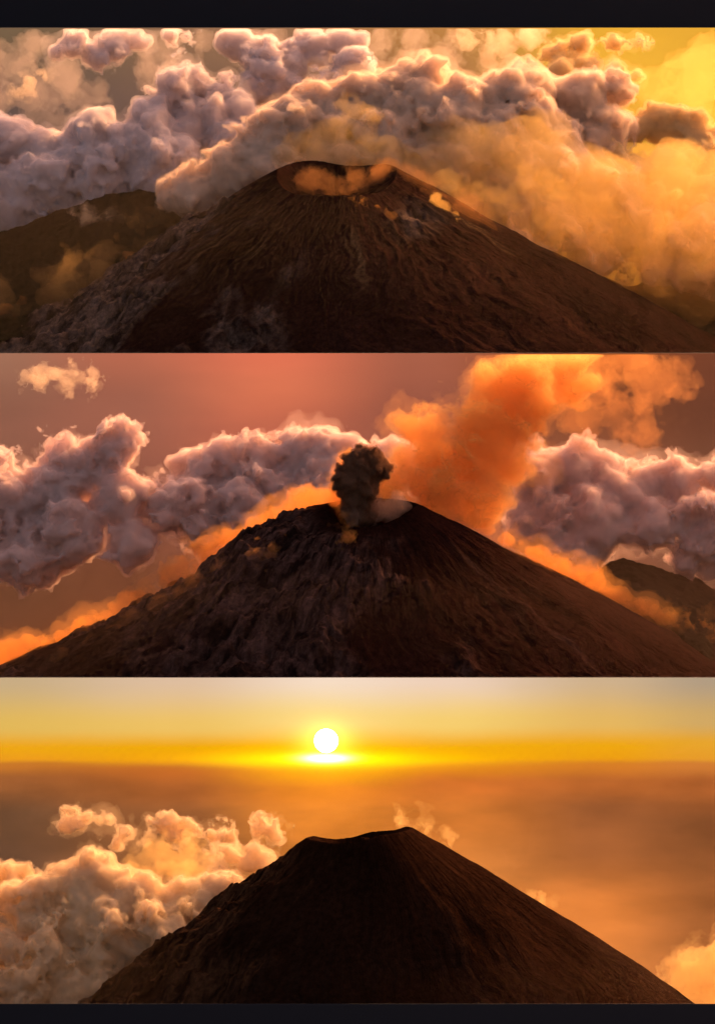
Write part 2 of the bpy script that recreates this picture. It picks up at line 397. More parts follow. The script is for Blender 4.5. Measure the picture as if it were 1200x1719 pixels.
# ------------------------------------------------------------------ volcanoes
def rock_mat(name, ash, rock, lit, bump=1.0):
    m, nt, out = new_mat(name)
    p = N(nt, 'ShaderNodeBsdfPrincipled'); p.inputs['Roughness'].default_value = 1.0; p.inputs['Specular IOR Level'].default_value = 0.0
    a1 = N(nt, 'ShaderNodeAttribute', attribute_name='rock'); a2 = N(nt, 'ShaderNodeAttribute', attribute_name='streak')
    tc = N(nt, 'ShaderNodeTexCoord')
    n1 = N(nt, 'ShaderNodeTexNoise'); n1.inputs['Scale'].default_value = 0.035; n1.inputs['Detail'].default_value = 10; n1.inputs['Roughness'].default_value = 0.68
    n2 = N(nt, 'ShaderNodeTexNoise'); n2.inputs['Scale'].default_value = 0.006; n2.inputs['Detail'].default_value = 6
    aa = N(nt, 'ShaderNodeAttribute', attribute_name='around'); ad_ = N(nt, 'ShaderNodeAttribute', attribute_name='down'); cx_ = N(nt, 'ShaderNodeCombineXYZ')
    L(nt, aa.outputs['Fac'], cx_.inputs[0]); L(nt, ad_.outputs['Fac'], cx_.inputs[1])
    L(nt, cx_.outputs[0], n1.inputs['Vector']); L(nt, tc.outputs['Object'], n2.inputs['Vector'])
    def mixc(f, a, b):
        mx = N(nt, 'ShaderNodeMix', data_type='RGBA'); L(nt, f, mx.inputs[0])
        for s_, c in ((6, a), (7, b)):
            if isinstance(c, tuple): mx.inputs[s_].default_value = (*c, 1)
            else: L(nt, c, mx.inputs[s_])
        return mx.outputs[2]
    def ramp(f, a, b):
        mr = N(nt, 'ShaderNodeMapRange'); mr.inputs['From Min'].default_value = a; mr.inputs['From Max'].default_value = b; L(nt, f, mr.inputs['Value']); return mr.outputs[0]
    n3 = N(nt, 'ShaderNodeTexNoise'); n3.inputs['Scale'].default_value = 0.10; n3.inputs['Detail'].default_value = 8; n3.inputs['Roughness'].default_value = 0.75; L(nt, tc.outputs['Object'], n3.inputs['Vector'])
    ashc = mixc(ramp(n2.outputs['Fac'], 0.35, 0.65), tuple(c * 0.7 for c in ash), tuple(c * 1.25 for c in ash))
    rk = mixc(ramp(n1.outputs['Fac'], 0.41, 0.62), tuple(c * 0.22 for c in rock), tuple(c * 1.7 for c in rock))  # rock mottling, its contrast widened to stand in for weak relief shading
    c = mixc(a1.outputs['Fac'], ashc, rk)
    c = mixc(a2.outputs['Fac'], c, lit)  # sunlit streaks painted into the slope colour
    gr = N(nt, 'ShaderNodeMapRange'); gr.inputs['From Min'].default_value = 0.35; gr.inputs['From Max'].default_value = 0.65; gr.inputs['To Min'].default_value = 0.5; gr.inputs['To Max'].default_value = 1.5; L(nt, n3.outputs['Fac'], gr.inputs['Value'])
    gs = N(nt, 'ShaderNodeVectorMath', operation='SCALE'); L(nt, c, gs.inputs[0]); L(nt, gr.outputs[0], gs.inputs['Scale'])
    L(nt, gs.outputs[0], p.inputs['Base Color'])
    bp = N(nt, 'ShaderNodeBump'); bp.inputs['Strength'].default_value = 0.9; bp.inputs['Distance'].default_value = 12.0 * bump
    L(nt, n1.outputs['Fac'], bp.inputs['Height']); L(nt, bp.outputs[0], p.inputs['Normal'])
    L(nt, p.outputs[0], out.inputs['Surface'])
    return m

def sstep(a, b, x):
    t = np.clip((x - a) / (b - a), 0, 1); return t * t * (3 - 2 * t)
def n2d(tile, x, y, c=0.37):
    return samp(tile, np.stack([x.ravel(), y.ravel(), np.full(x.size, c)], 1)).reshape(x.shape)

def volcano(name, label, sil, front, ring, yax, yfront, mat, h=3.0, rockmask=None, seed=0.1, bowl=60.0, yr=1.0, yback=330.0, gully=1.0, soft=9, lip=0.95):
    """sil: skyline across the photograph; front: near rim of the crater; ring: (x0, x1) of the rim."""
    k = mpp(yax); sil = np.array(sil, float); front = np.array(front, float)
    cx = 0.5 * (ring[0] + ring[1]); Rp = 0.5 * (ring[1] - ring[0]); Rm = Rp * k
    Xc = float(at(cx, 800, yax)[0])
    # angle of view at the summit
    top = at(cx, sil[:, 1].min(), yax); dl = math.atan2(CAM[2] - top[2], yax - CAM[1]); sd, cd = math.sin(dl), math.cos(dl)
    h *= k; x = np.arange(-760 * k, 760 * k, h); y = np.arange(yfront - yax, yback, h)
    X, Y = np.meshgrid(x, y, indexing='ij')
    dx, dy = X - Xc, Y / yr
    r = np.hypot(dx, dy) + 1e-6; cs, sn = dx / r, dy / r
    # rim height round the ring
    def zat(px, py, yy): return at(px, py, yy)[..., 2]
    ph = np.linspace(-math.pi, math.pi, 361)
    pxr = cx + Rp * np.cos(ph)
    pyr = np.where(ph >= 0, np.interp(pxr, sil[:, 0], sil[:, 1]), np.interp(pxr, front[:, 0], front[:, 1]))
    zr = zat(pxr, pyr, yax + Rm * yr * np.sin(ph))
    ker = np.ones(2 * soft + 1) / (2 * soft + 1); zz = np.concatenate([zr[-21:-1], zr, zr[1:21]]); zr = np.convolve(zz, ker, 'same')[20:-20]
    zrim = np.interp(np.arctan2(sn, cs), ph, zr)
    # drop outside the ring, from the skyline either side
    def drop(side):
        pts = sil[sil[:, 0] <= ring[0]][::-1] if side < 0 else sil[sil[:, 0] >= ring[1]]
        e = ring[0] if side < 0 else ring[1]
        rr = np.abs(pts[:, 0] - e) * k; dd = (pts[:, 1] - np.interp(e, sil[:, 0], sil[:, 1])) * k
        if rr[0] > 1: rr = np.r_[0, rr]; dd = np.r_[0, dd]
        q = np.linspace(0, rr[-1], 400); d = np.interp(q, rr, dd)
        a = np.maximum(np.gradient(d, q), 0.02)
        s = np.sqrt(a * a + sd * sd * sstep(0.15, 0.45, a)) / cd
        D = np.concatenate([[0], np.cumsum(0.5 * (s[1:] + s[:-1]) * np.diff(q))])
        q = np.r_[q, q[-1] + 3000]; D = np.r_[D, D[-1] + 3000 * s[-20:].mean()]
        return q, D
    qo = np.maximum(r - Rm, 0)
    DLv = np.interp(qo, *drop(-1)); DRv = np.interp(qo, *drop(1))
    w = 0.5 + 0.5 * np.clip(cs * 1.25, -1, 1); w = w * w * (3 - 2 * w)
    Z = zrim - (DLv * (1 - w) + DRv * w)
    side = np.interp(cs, [-1, 1], [zr[0], zr[180]])
    Z += (side - zrim) * sstep(0, 260, qo) * 0.8
    rho = np.clip(r / Rm, 0, 1)
    Z -= bowl * (1 - rho ** 2) ** lip
    # gullies, ledges, rubble
    phi = np.arctan2(cs, -sn)          # 0 towards the viewer, negative on the left
    u = qo
    out_ = sstep(5, 60, u)
    wob = n2d(FBM, X / 1100 + seed, Y / 1100 + Z / 2000, 0.66) * 0.05
    pw = phi + wob * sstep(20, 200, u)
    gul = n2d(FBM, pw * 0.9 + seed, u / 2600 + seed)
    gul2 = n2d(FBM, pw * 2.6 + seed, u / 3600 + 2 * seed, 0.71)
    big = n2d(FBM, X / 900 + seed, Y / 900, 0.2)
    rk = np.clip(rockmask(phi, u, big, (X / k + 600)), 0, 1) if rockmask else np.zeros_like(Z)
    rav = -np.abs(n2d(FBM, pw * 0.62 + 2.3 * seed, u / 1500 + seed, 0.25)) - 0.5 * np.abs(n2d(FBM, pw * 1.5 + 1.3 * seed, u / 900, 0.55))
    rough = np.abs(n2d(FBM, X / 330 + seed, Y / 330 + Z / 700, 0.5)); rough2 = n2d(FBM, X / 150, Y / 150 + seed, 0.9)
    gm = 0.35 + 0.65 * sstep(-0.8, 1.0, n2d(FBM, X / 1500 + 3 * seed, Y / 1500, 0.33))
    Z += out_ * (gul * 2.6 + gul2 * 0.9 * gm + n2d(FBM, X / 500 + seed, Y / 500, 0.44) * 2.0) * gully * np.minimum(1, u / 200)
    ledge = np.abs(n2d(FBM, (X * 0.8 + Y * 0.5) / 260 + seed, (Y - X * 0.9) / 900 + seed, 0.8))
    Z += (rav + 1.1) * (5.0 + 11.0 * rk) * gully * sstep(10, 120, u)
    Z += rk * (-(rough - 0.7) * 9.0 - (ledge - 0.7) * 9.0 + rough2 * 3.4) * sstep(0, 30, u)
    Z += (1 - rk) * rough2 * 0.35
    v = np.stack([X, Y + yax, Z], -1).reshape(-1, 3)
    nx, ny = X.shape; i = np.arange(nx * ny).reshape(nx, ny)
    f = np.stack([i[:-1, :-1], i[1:, :-1], i[1:, 1:], i[:-1, 1:]], -1).reshape(-1, 4)
    root = bpy.data.objects.new(name, None); COL.objects.link(root); tag(root, label, 'volcano')
    ins = (np.minimum(np.minimum(rho.ravel()[f[:, 0]], rho.ravel()[f[:, 1]]), np.minimum(rho.ravel()[f[:, 2]], rho.ravel()[f[:, 3]])) < 0.985)
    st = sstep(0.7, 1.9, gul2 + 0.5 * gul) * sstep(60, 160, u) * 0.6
    for nm, sel in (('slope', ~ins), ('crater', ins)):
        ff = f[sel]; used = np.unique(ff); mp_ = np.full(len(v), -1); mp_[used] = np.arange(len(used))
        o = mesh_obj(nm, v[used], mp_[ff], mat, root)
        attr(o, 'rock', rk.ravel()[used]); attr(o, 'streak', st.ravel()[used]); attr(o, 'around', (pw * 330.0).ravel()[used]); attr(o, 'down', (u * 0.42).ravel()[used])
    return root, Z, x, y

deg = lambda a: a * math.pi / 180
def band(phi, a, b, s=0.12): return sstep(deg(a) - s, deg(a) + s, phi) * (1 - sstep(deg(b) - s, deg(b) + s, phi))

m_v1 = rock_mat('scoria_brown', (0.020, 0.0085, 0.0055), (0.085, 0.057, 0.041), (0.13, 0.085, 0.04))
sil1 = [(-160, 640), (0, 560), (60, 528), (130, 488), (200, 449), (250, 424), (300, 386), (350, 356), (400, 322), (440, 297), (470, 282), (490, 273), (520, 269), (545, 271), (570, 277), (600, 278.5), (630, 276), (650, 274), (665, 281), (700, 300), (760, 332), (820, 364), (900, 405), (1000, 455), (1080, 495), (1200, 562), (1360, 640)]
front1 = [(467, 296), (474, 312), (490, 322), (520, 327), (560, 327), (600, 327), (640, 322), (660, 302), (668, 284)]
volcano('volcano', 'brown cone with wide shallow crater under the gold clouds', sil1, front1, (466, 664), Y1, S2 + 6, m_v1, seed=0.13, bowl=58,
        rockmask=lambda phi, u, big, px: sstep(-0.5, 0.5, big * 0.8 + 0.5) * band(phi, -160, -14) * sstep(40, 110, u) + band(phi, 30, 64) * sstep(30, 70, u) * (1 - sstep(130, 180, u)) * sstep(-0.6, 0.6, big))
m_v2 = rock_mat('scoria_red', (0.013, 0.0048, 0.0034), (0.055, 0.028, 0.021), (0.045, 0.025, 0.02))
sil2 = [(-150, 1190), (0, 1119), (100, 1084), (200, 1036), (260, 1000), (330, 955), (400, 912), (440, 889), (480, 868), (520, 853), (548, 845), (565, 842), (600, 838), (640, 836), (680, 840), (700, 845), (715, 851), (760, 876), (850, 926), (950, 976), (1050, 1023), (1150, 1075), (1200, 1102), (1350, 1180)]
front2 = [(550, 846), (553, 862), (562, 878), (580, 885), (610, 886), (640, 881), (670, 868), (692, 852), (700, 846)]
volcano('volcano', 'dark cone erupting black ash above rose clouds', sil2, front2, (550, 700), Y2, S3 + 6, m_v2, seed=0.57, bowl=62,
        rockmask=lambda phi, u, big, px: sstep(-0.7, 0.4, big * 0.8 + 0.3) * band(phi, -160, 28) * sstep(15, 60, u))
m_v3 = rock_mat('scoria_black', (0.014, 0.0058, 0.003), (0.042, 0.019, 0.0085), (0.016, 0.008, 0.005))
sil3 = [(-40, 1815), (60, 1742), (140, 1685), (200, 1641), (290, 1576), (400, 1490), (460, 1446), (500, 1415), (515, 1406), (525, 1403), (545, 1406), (562, 1408.5), (590, 1405), (620, 1396), (665, 1392), (683, 1387), (692, 1389), (700, 1393), (750, 1421), (850, 1483), (950, 1546), (1050, 1608), (1170, 1685), (1300, 1770)]
front3 = [(515, 1407), (530, 1410), (560, 1415), (600, 1412), (640, 1402), (670, 1397), (692, 1390)]
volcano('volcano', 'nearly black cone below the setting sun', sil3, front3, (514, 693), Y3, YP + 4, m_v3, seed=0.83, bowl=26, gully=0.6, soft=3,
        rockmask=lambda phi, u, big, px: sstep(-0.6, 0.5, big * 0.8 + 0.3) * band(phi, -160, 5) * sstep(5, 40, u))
print('volcanoes', round(time.time() - T0, 1))

# ------------------------------------------------------------------ wooded hills
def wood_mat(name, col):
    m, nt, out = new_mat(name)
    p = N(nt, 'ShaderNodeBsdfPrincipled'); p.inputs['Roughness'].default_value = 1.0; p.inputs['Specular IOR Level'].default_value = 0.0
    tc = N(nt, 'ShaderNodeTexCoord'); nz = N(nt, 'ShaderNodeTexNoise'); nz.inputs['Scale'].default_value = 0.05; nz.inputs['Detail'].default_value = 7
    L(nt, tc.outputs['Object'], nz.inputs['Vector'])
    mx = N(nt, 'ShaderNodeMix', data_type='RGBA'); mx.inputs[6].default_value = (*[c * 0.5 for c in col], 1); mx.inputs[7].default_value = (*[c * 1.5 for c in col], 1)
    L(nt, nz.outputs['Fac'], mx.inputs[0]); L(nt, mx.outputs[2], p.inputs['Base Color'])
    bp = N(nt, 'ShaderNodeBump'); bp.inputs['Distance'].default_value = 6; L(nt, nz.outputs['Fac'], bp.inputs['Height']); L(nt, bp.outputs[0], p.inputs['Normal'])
    L(nt, p.outputs[0], out.inputs['Surface']); return m
def hill(label, sil, yax, x0, x1, mat, slope=0.45, front=330, back=260, h=4.0, tree=3.0, seed=0.2):
    k = mpp(yax); sil = np.array(sil, float)
    x = np.arange((x0 - 600) * k, (x1 - 600) * k, h); y = np.arange(-front, back, h)
    X, Y = np.meshgrid(x, y, indexing='ij')
    crest = at(X[:, :1] / k + 600, np.interp(X[:, :1] / k + 600, sil[:, 0], sil[:, 1]), yax)[..., 2]
    Z = crest - np.sqrt(Y ** 2 + 20 ** 2) * slope + 20 * slope
    Z = Z + n2d(FBM, X / 1400 + seed, Y / 1400) * 14 * sstep(10, 120, np.abs(Y)) + np.abs(n2d(FBM, X / 420 + seed, Y / 420, .6)) * -5 + n2d(BILLOW, X / 120, Y / 120 + seed) * tree * 4 + n2d(FBM, X / 130, Y / 130, .15) * tree * 0.5
    v = np.stack([X, Y + yax, Z], -1).reshape(-1, 3); nx, ny = X.shape; i = np.arange(nx * ny).reshape(nx, ny)
    f = np.stack([i[:-1, :-1], i[1:, :-1], i[1:, 1:], i[:-1, 1:]], -1).reshape(-1, 4)
    return tag(mesh_obj('hill', v, f, mat), label, 'hill', kind='structure')
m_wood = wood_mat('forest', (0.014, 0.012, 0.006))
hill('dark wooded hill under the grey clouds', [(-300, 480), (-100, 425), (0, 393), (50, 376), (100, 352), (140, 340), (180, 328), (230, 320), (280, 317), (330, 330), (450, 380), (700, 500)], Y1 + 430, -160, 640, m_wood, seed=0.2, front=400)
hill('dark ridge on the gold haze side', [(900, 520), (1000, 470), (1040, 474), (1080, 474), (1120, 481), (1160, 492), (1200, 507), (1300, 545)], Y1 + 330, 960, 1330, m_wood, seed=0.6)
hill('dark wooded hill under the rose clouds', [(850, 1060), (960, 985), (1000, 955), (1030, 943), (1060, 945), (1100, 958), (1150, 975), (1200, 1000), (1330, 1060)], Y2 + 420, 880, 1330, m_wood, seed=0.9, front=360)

# ------------------------------------------------------------------ clouds
CLOUDS = []
def cloud(label, blobs, mat, group=None, name='cloud', cat='cloud', **kw):
    seed = kw.pop('seed', None)
    if seed is None or seed < 100: CLOUDS.append(name)
    seed = seed or len(CLOUDS)
    kw.setdefault('fringe', FRINGE.get(mat.name)); kw.setdefault('core', CORE.get(mat.name))
    o = cloud_mesh(name, blobs, mat, seed=seed, **kw)
    return tag(o, label, cat, group)
COLS = {'cloud_grey': (0.95, 0.85, 0.81), 'cloud_gold': (0.98, 0.79, 0.44), 'cloud_low': (0.965, 0.78, 0.50), 'cloud_rose': (0.955, 0.77, 0.69), 'cloud_peach': (0.98, 0.80, 0.62)}  # gold, rose and peach of the sunset light put into the cloud albedo
c_grey, c_gold, c_low, c_rose, c_peach = [cloud_mat(k_, c_, 0.030, skin=0.06) for k_, c_ in COLS.items()]
CORE = {k_: cloud_mat(k_ + '_core', c_, 0.08, skin=0.35) for k_, c_ in COLS.items()}
FRINGE = {k_: haze_mat(k_ + '_fringe', c_, 0.003) for k_, c_ in COLS.items()}
c_thin = cloud_mat('cloud_thin', (0.97, 0.80, 0.58), 0.014, skin=0.015)
c_wisp = cloud_mat('cloud_wisp', (0.97, 0.72, 0.30), 0.014, skin=0.015)
c_layer = cloud_mat('cloud_layer', (0.88, 0.74, 0.64), 0.0028, skin=0.004)
FRINGE['cloud_thin'] = haze_mat('thin_fringe', (0.97, 0.80, 0.58), 0.004); FRINGE['cloud_wisp'] = haze_mat('wisp_fringe', (0.97, 0.72, 0.30), 0.004)
G1, G2, G3 = 'clouds of the top scene', 'clouds of the middle scene', 'clouds of the low scene'
a = Y1
E1 = (48, S1)
# top scene
cloud('big heaped cloud with gold crest right behind the wide crater', [
    (330, 330, 48, a + 330), (385, 305, 50, a + 350), (440, 270, 52, a + 380), (500, 225, 55, a + 420), (560, 200, 55, a + 460), (620, 165, 52, a + 500), (665, 140, 42, a + 530), (715, 132, 40, a + 540),
    (470, 310, 60, a + 330), (560, 290, 62, a + 370), (650, 240, 66, a + 420), (740, 200, 58, a + 470), (650, 320, 60, a + 330), (740, 290, 66, a + 380), (800, 190, 50, a + 520), (850, 160, 42, a + 560), (890, 150, 38, a + 580),
    (820, 260, 62, a + 440), (900, 230, 58, a + 520), (970, 170, 48, a + 620), (1020, 150, 36, a + 680), (840, 340, 64, a + 360), (920, 310, 62, a + 440), (1000, 230, 46, a + 600), (760, 370, 50, a + 300), (930, 390, 56, a + 360), (1000, 330, 56, a + 480), (1050, 390, 60, a + 440), (990, 430, 56, a + 350), (1110, 440, 60, a + 400), (1190, 440, 66, a + 420), (1280, 460, 70, a + 420), (860, 420, 50, a + 300), (1050, 470, 34, a + 390), (1000, 465, 30, a + 380)], c_peach, G1, clip=E1, h=5.0)
cloud('grey cloud bank lying on the wooded hill', [
    (20, 350, 62, a + 560), (90, 315, 58, a + 580), (150, 270, 58, a + 610), (210, 250, 52, a + 630), (250, 215, 40, a + 660), (265, 280, 52, a + 590), (70, 250, 38, a + 640), (20, 230, 42, a + 660), (150, 220, 40, a + 640), (170, 320, 50, a + 570), (250, 320, 40, a + 560), (-60, 330, 70, a + 560)], c_grey, G1)
cloud('mauve cloud tuft between the grey bank and the big cloud', [(315, 145, 34, a + 760), (355, 160, 34, a + 750), (290, 175, 28, a + 740), (350, 205, 38, a + 700), (310, 225, 36, a + 680), (400, 190, 30, a + 720), (380, 240, 34, a + 660)], c_grey, G1)
cloud('peach cloud puff at the upper corner', [(125, 72, 22, a + 900), (200, 80, 30, a + 900), (160, 92, 22, a + 890), (230, 75, 22, a + 910), (95, 85, 14, a + 890)], c_grey, G1, lump=44, clip=E1)
cloud('small peach cloud tuft at the top edge', [(290, 55, 14, a + 1000), (315, 58, 12, a + 1000)], c_grey, G1, lump=36, clip=E1)
cloud('thin grey streak in the dark mauve air', [(50, 140, 12, a + 860), (75, 120, 10, a + 870), (30, 155, 8, a + 850), (90, 100, 8, a + 880)], c_thin, G1, lump=24, amp=1.2, fine=11, kids=5, h=2.2)
cloud('low peach cloud field above the big cloud', [(400, 75, 20, a + 980), (440, 95, 26, a + 950), (490, 110, 28, a + 930), (530, 85, 26, a + 960), (580, 70, 24, a + 980), (470, 145, 30, a + 860), (590, 105, 26, a + 900), (430, 150, 26, a + 850), (540, 140, 28, a + 830), (520, 60, 14, a + 990)], c_grey, G1, lump=48, clip=E1)
cloud('gold wisps at the top edge', [(790, 68, 18, a + 1050), (840, 75, 24, a + 1030), (890, 60, 18, a + 1060), (820, 100, 18, a + 990), (860, 105, 16, a + 960)], c_thin, G1, lump=24, clip=E1, amp=1.2, fine=11, kids=5, h=2.2)
cloud('shadowed cloud with bright rim in the yellow air', [(935, 95, 20, a + 950), (980, 80, 24, a + 960), (1030, 70, 20, a + 970), (1070, 66, 12, a + 980), (990, 112, 22, a + 900), (1030, 125, 22, a + 880), (940, 125, 22, a + 850), (1065, 130, 12, a + 880)], c_gold, G1, lump=44, clip=E1)
cloud('gold heaped cloud by the bright side of the top scene', [
    (985, 255, 34, a + 640), (1020, 235, 32, a + 660), (1060, 220, 34, a + 680), (1105, 212, 32, a + 700), (1150, 215, 28, a + 700), (1165, 250, 34, a + 680), (1190, 290, 36, a + 650), (1050, 290, 52, a + 580), (1120, 290, 54, a + 600), (1250, 330, 60, a + 620), (1180, 360, 58, a + 560), (1000, 330, 50, a + 540), (1080, 360, 56, a + 500)], c_gold, G1)
cloud('thin grey cloud layer in the far mauve air', [(20, 110, 30, a + 1000), (70, 160, 34, a + 940), (10, 170, 30, a + 920), (110, 130, 30, a + 980), (250, 120, 30, a + 980), (60, 75, 24, a + 1060), (270, 90, 26, a + 1040), (150, 165, 30, a + 930), (-50, 140, 40, a + 960)], c_layer, G1, lump=40, amp=1.1, fine=22, kids=4, clip=E1, seed=101)
cloud('thin peach cloud layer along the top edge', [(350, 62, 22, a + 1120), (410, 58, 22, a + 1130), (470, 60, 22, a + 1120), (640, 70, 26, a + 1120), (700, 66, 26, a + 1120), (750, 80, 26, a + 1100), (690, 105, 24, a + 1040)], c_layer, G1, lump=40, amp=1.1, fine=22, kids=4, clip=E1, seed=102)
print('clouds 1', round(time.time() - T0, 1))
# middle scene
a = Y2
cloud('tall towering cloud left of the ash column', [
    (208, 735, 30, a + 420), (190, 770, 40, a + 410), (140, 800, 48, a + 400), (85, 830, 52, a + 390), (30, 855, 56, a + 380), (200, 840, 60, a + 360), (120, 890, 62, a + 340), (280, 860, 55, a + 350), (40, 930, 55, a + 330), (230, 910, 52, a + 320), (-50, 890, 70, a + 380)], c_rose, G2)
cloud('long cloud bank running up to the ash column', [
    (345, 800, 42, a + 470), (385, 785, 42, a + 480), (440, 780, 42, a + 490), (500, 775, 40, a + 500), (555, 772, 38, a + 510), (610, 762, 36, a + 520), (650, 770, 40, a + 510), (400, 850, 55, a + 430), (480, 845, 55, a + 440), (560, 830, 50, a + 450), (350, 880, 45, a + 400), (640, 830, 50, a + 460)], c_rose, G2)
cloud('small lit cloud scraps high in the rose air', [(65, 636, 13, a + 900), (90, 630, 11, a + 900), (110, 642, 12, a + 890), (130, 625, 10, a + 900), (147, 641, 12, a + 890), (78, 634, 9, a + 900), (120, 634, 8, a + 895), (50, 638, 7, a + 900), (140, 632, 8, a + 895)], c_thin, G2, lump=24, amp=1.2, fine=11, kids=5, h=2.2)
cloud('pale cloud bank over the wooded hill', [
    (900, 800, 46, a + 560), (960, 800, 48, a + 580), (1020, 810, 46, a + 580), (1080, 815, 46, a + 580), (1140, 810, 46, a + 590), (1200, 800, 46, a + 600), (920, 870, 55, a + 520), (1000, 880, 58, a + 520), (1090, 880, 58, a + 530), (1180, 880, 60, a + 540), (1150, 940, 45, a + 500), (1260, 930, 60, a + 520), (960, 930, 45, a + 490)], c_rose, G2)
cloud('dim cloud scrap at the left edge', [(5, 785, 22, a + 700), (-30, 790, 30, a + 700), (30, 795, 14, a + 700)], c_rose, G2, lump=50)
print('clouds 2', round(time.time() - T0, 1))
# low scene
a = Y3
cloud('heaped cloud bank filling the lower corner', [
    (150, 1468, 30, a + 330), (120, 1490, 36, a + 320), (175, 1488, 32, a + 325), (85, 1520, 40, a + 300), (140, 1530, 46, a + 290), (205, 1520, 38, a + 300), (240, 1510, 30, a + 310), (50, 1560, 46, a + 270), (120, 1570, 52, a + 260), (190, 1560, 46, a + 270), (250, 1550, 38, a + 280), (300, 1540, 34, a + 285), (335, 1515, 30, a + 300), (370, 1500, 26, a + 310),
    (10, 1600, 56, a + 235), (90, 1620, 58, a + 215), (170, 1610, 52, a + 225), (235, 1595, 44, a + 235), (290, 1580, 38, a + 240), (330, 1550, 36, a + 265), (-60, 1560, 60, a + 280), (30, 1680, 60, a + 170), (130, 1680, 56, a + 165), (-50, 1640, 60, a + 200), (20, 1520, 34, a + 320)], c_low, G3, lump=56)
cloud('small dark cloud with bright rim beside the black cone', [(392, 1440, 22, a + 420), (412, 1452, 24, a + 410), (375, 1460, 20, a + 400), (440, 1450, 20, a + 420)], c_low, G3, lump=40)
cloud('long low lit cloud streak above the heaped bank', [(x, 1404 + 8 * math.sin(x * 0.11) + 6 * math.sin(x * 0.037), 12 + 5 * math.sin(x * 0.071 + 1), a + 560 + x * 0.05) for x in range(195, 480, 13)], c_low, G3, lump=36, h=2.4)
cloud('dim orange cloud field between the streak and the heaped bank', [(x, 1438 + 10 * math.sin(x * 0.09), 15 + 5 * math.sin(x * 0.05), a + 470) for x in range(225, 365, 15)] + [(x, 1466 + 8 * math.sin(x * 0.13), 13, a + 410) for x in range(225, 345, 16)], c_wisp, G3, lump=24, amp=1.2, fine=11, kids=5, h=2.2)
cloud('small separate bright cloud above the streak', [(115, 1379, 9, a + 640), (130, 1376, 11, a + 640), (148, 1373, 11, a + 640), (166, 1375, 10, a + 640), (184, 1374, 9, a + 640)], c_low, G3, lump=30, h=2.2)
cloud('dusky cloud at the far edge', [(15, 1462, 22, a + 430), (-20, 1470, 30, a + 430), (45, 1468, 18, a + 430), (65, 1465, 10, a + 430), (20, 1485, 20, a + 410)], c_low, G3, lump=44)
cloud('pale cloud in the far lower corner', [(1160, 1610, 18, a + 260), (1190, 1625, 34, a + 240), (1230, 1600, 40, a + 260), (1145, 1640, 22, a + 230), (1170, 1665, 34, a + 210), (1120, 1668, 18, a + 210), (1210, 1690, 50, a + 200)], c_wisp, G3, lump=24, amp=1.2, fine=11, kids=5, h=2.2)
cloud('yellow steam scrap right at the black summit', [(674, 1379, 7, a + 130), (688, 1378, 8, a + 130), (702, 1386, 8, a + 130), (716, 1392, 7, a + 130)], c_wisp, None, name='steam', cat='steam', lump=24, amp=1.2, fine=11, kids=5, h=2.2)
cloud('yellow steam scrap a little down the black flank', [(752, 1404, 6, a + 140), (760, 1408, 8, a + 140), (770, 1416, 6, a + 140)], c_wisp, None, name='steam', cat='steam', lump=24, amp=1.2, fine=11, kids=5, h=2.2)
cloud('tiny yellow cloud resting on the straight black flank', [(895, 1502, 8, a + 180), (908, 1506, 8, a + 180)], c_wisp, None, name='steam', cat='steam', lump=24, amp=1.2, fine=11, kids=5, h=2.2)
print('clouds 3', round(time.time() - T0, 1))

# ------------------------------------------------------------------ smoke and drifting ash haze
s_orange = cloud_mat('smoke_orange', (0.96, 0.58, 0.18), 0.010, skin=0.03, aniso=0.55)
s_faint = cloud_mat('smoke_faint', (0.86, 0.42, 0.14), 0.003, skin=0.01, aniso=0.6)
s_veil = cloud_mat('haze_gold', (0.97, 0.68, 0.22), 0.0034, skin=0.004, aniso=0.6)
s_mist = cloud_mat('mist_orange', (0.98, 0.48, 0.11), 0.018, skin=0.02, aniso=0.65)
s_brown = cloud_mat('haze_brown', (0.45, 0.24, 0.14), 0.0030, skin=0.004, aniso=0.4)
CORE['smoke_orange'] = cloud_mat('smoke_core', (0.94, 0.54, 0.17), 0.02, skin=0.10)
FRINGE['mist_orange'] = haze_mat('mist_fringe', (0.98, 0.50, 0.14), 0.004)
s_veil2 = cloud_mat('haze_dim', (0.94, 0.62, 0.24), 0.0018, skin=0.003, aniso=0.5)
s_mist2 = cloud_mat('steam_orange', (0.97, 0.46, 0.14), 0.010, skin=0.015, aniso=0.5)
s_jet = cloud_mat('steam_gold', (0.99, 0.68, 0.20), 0.022, skin=0.03)
s_ash = cloud_mat('ash_black', (0.26, 0.13, 0.07), 0.07, skin=0.2, aniso=0.2)
FRINGE['ash_black'] = haze_mat('fringe_ash', (0.30, 0.15, 0.08), 0.022)
CORE['ash_black'] = cloud_mat('ash_core', (0.15, 0.075, 0.042), 0.16, skin=0.55)
s_steam = cloud_mat('steam_grey', (0.62, 0.44, 0.34), 0.012, skin=0.02)
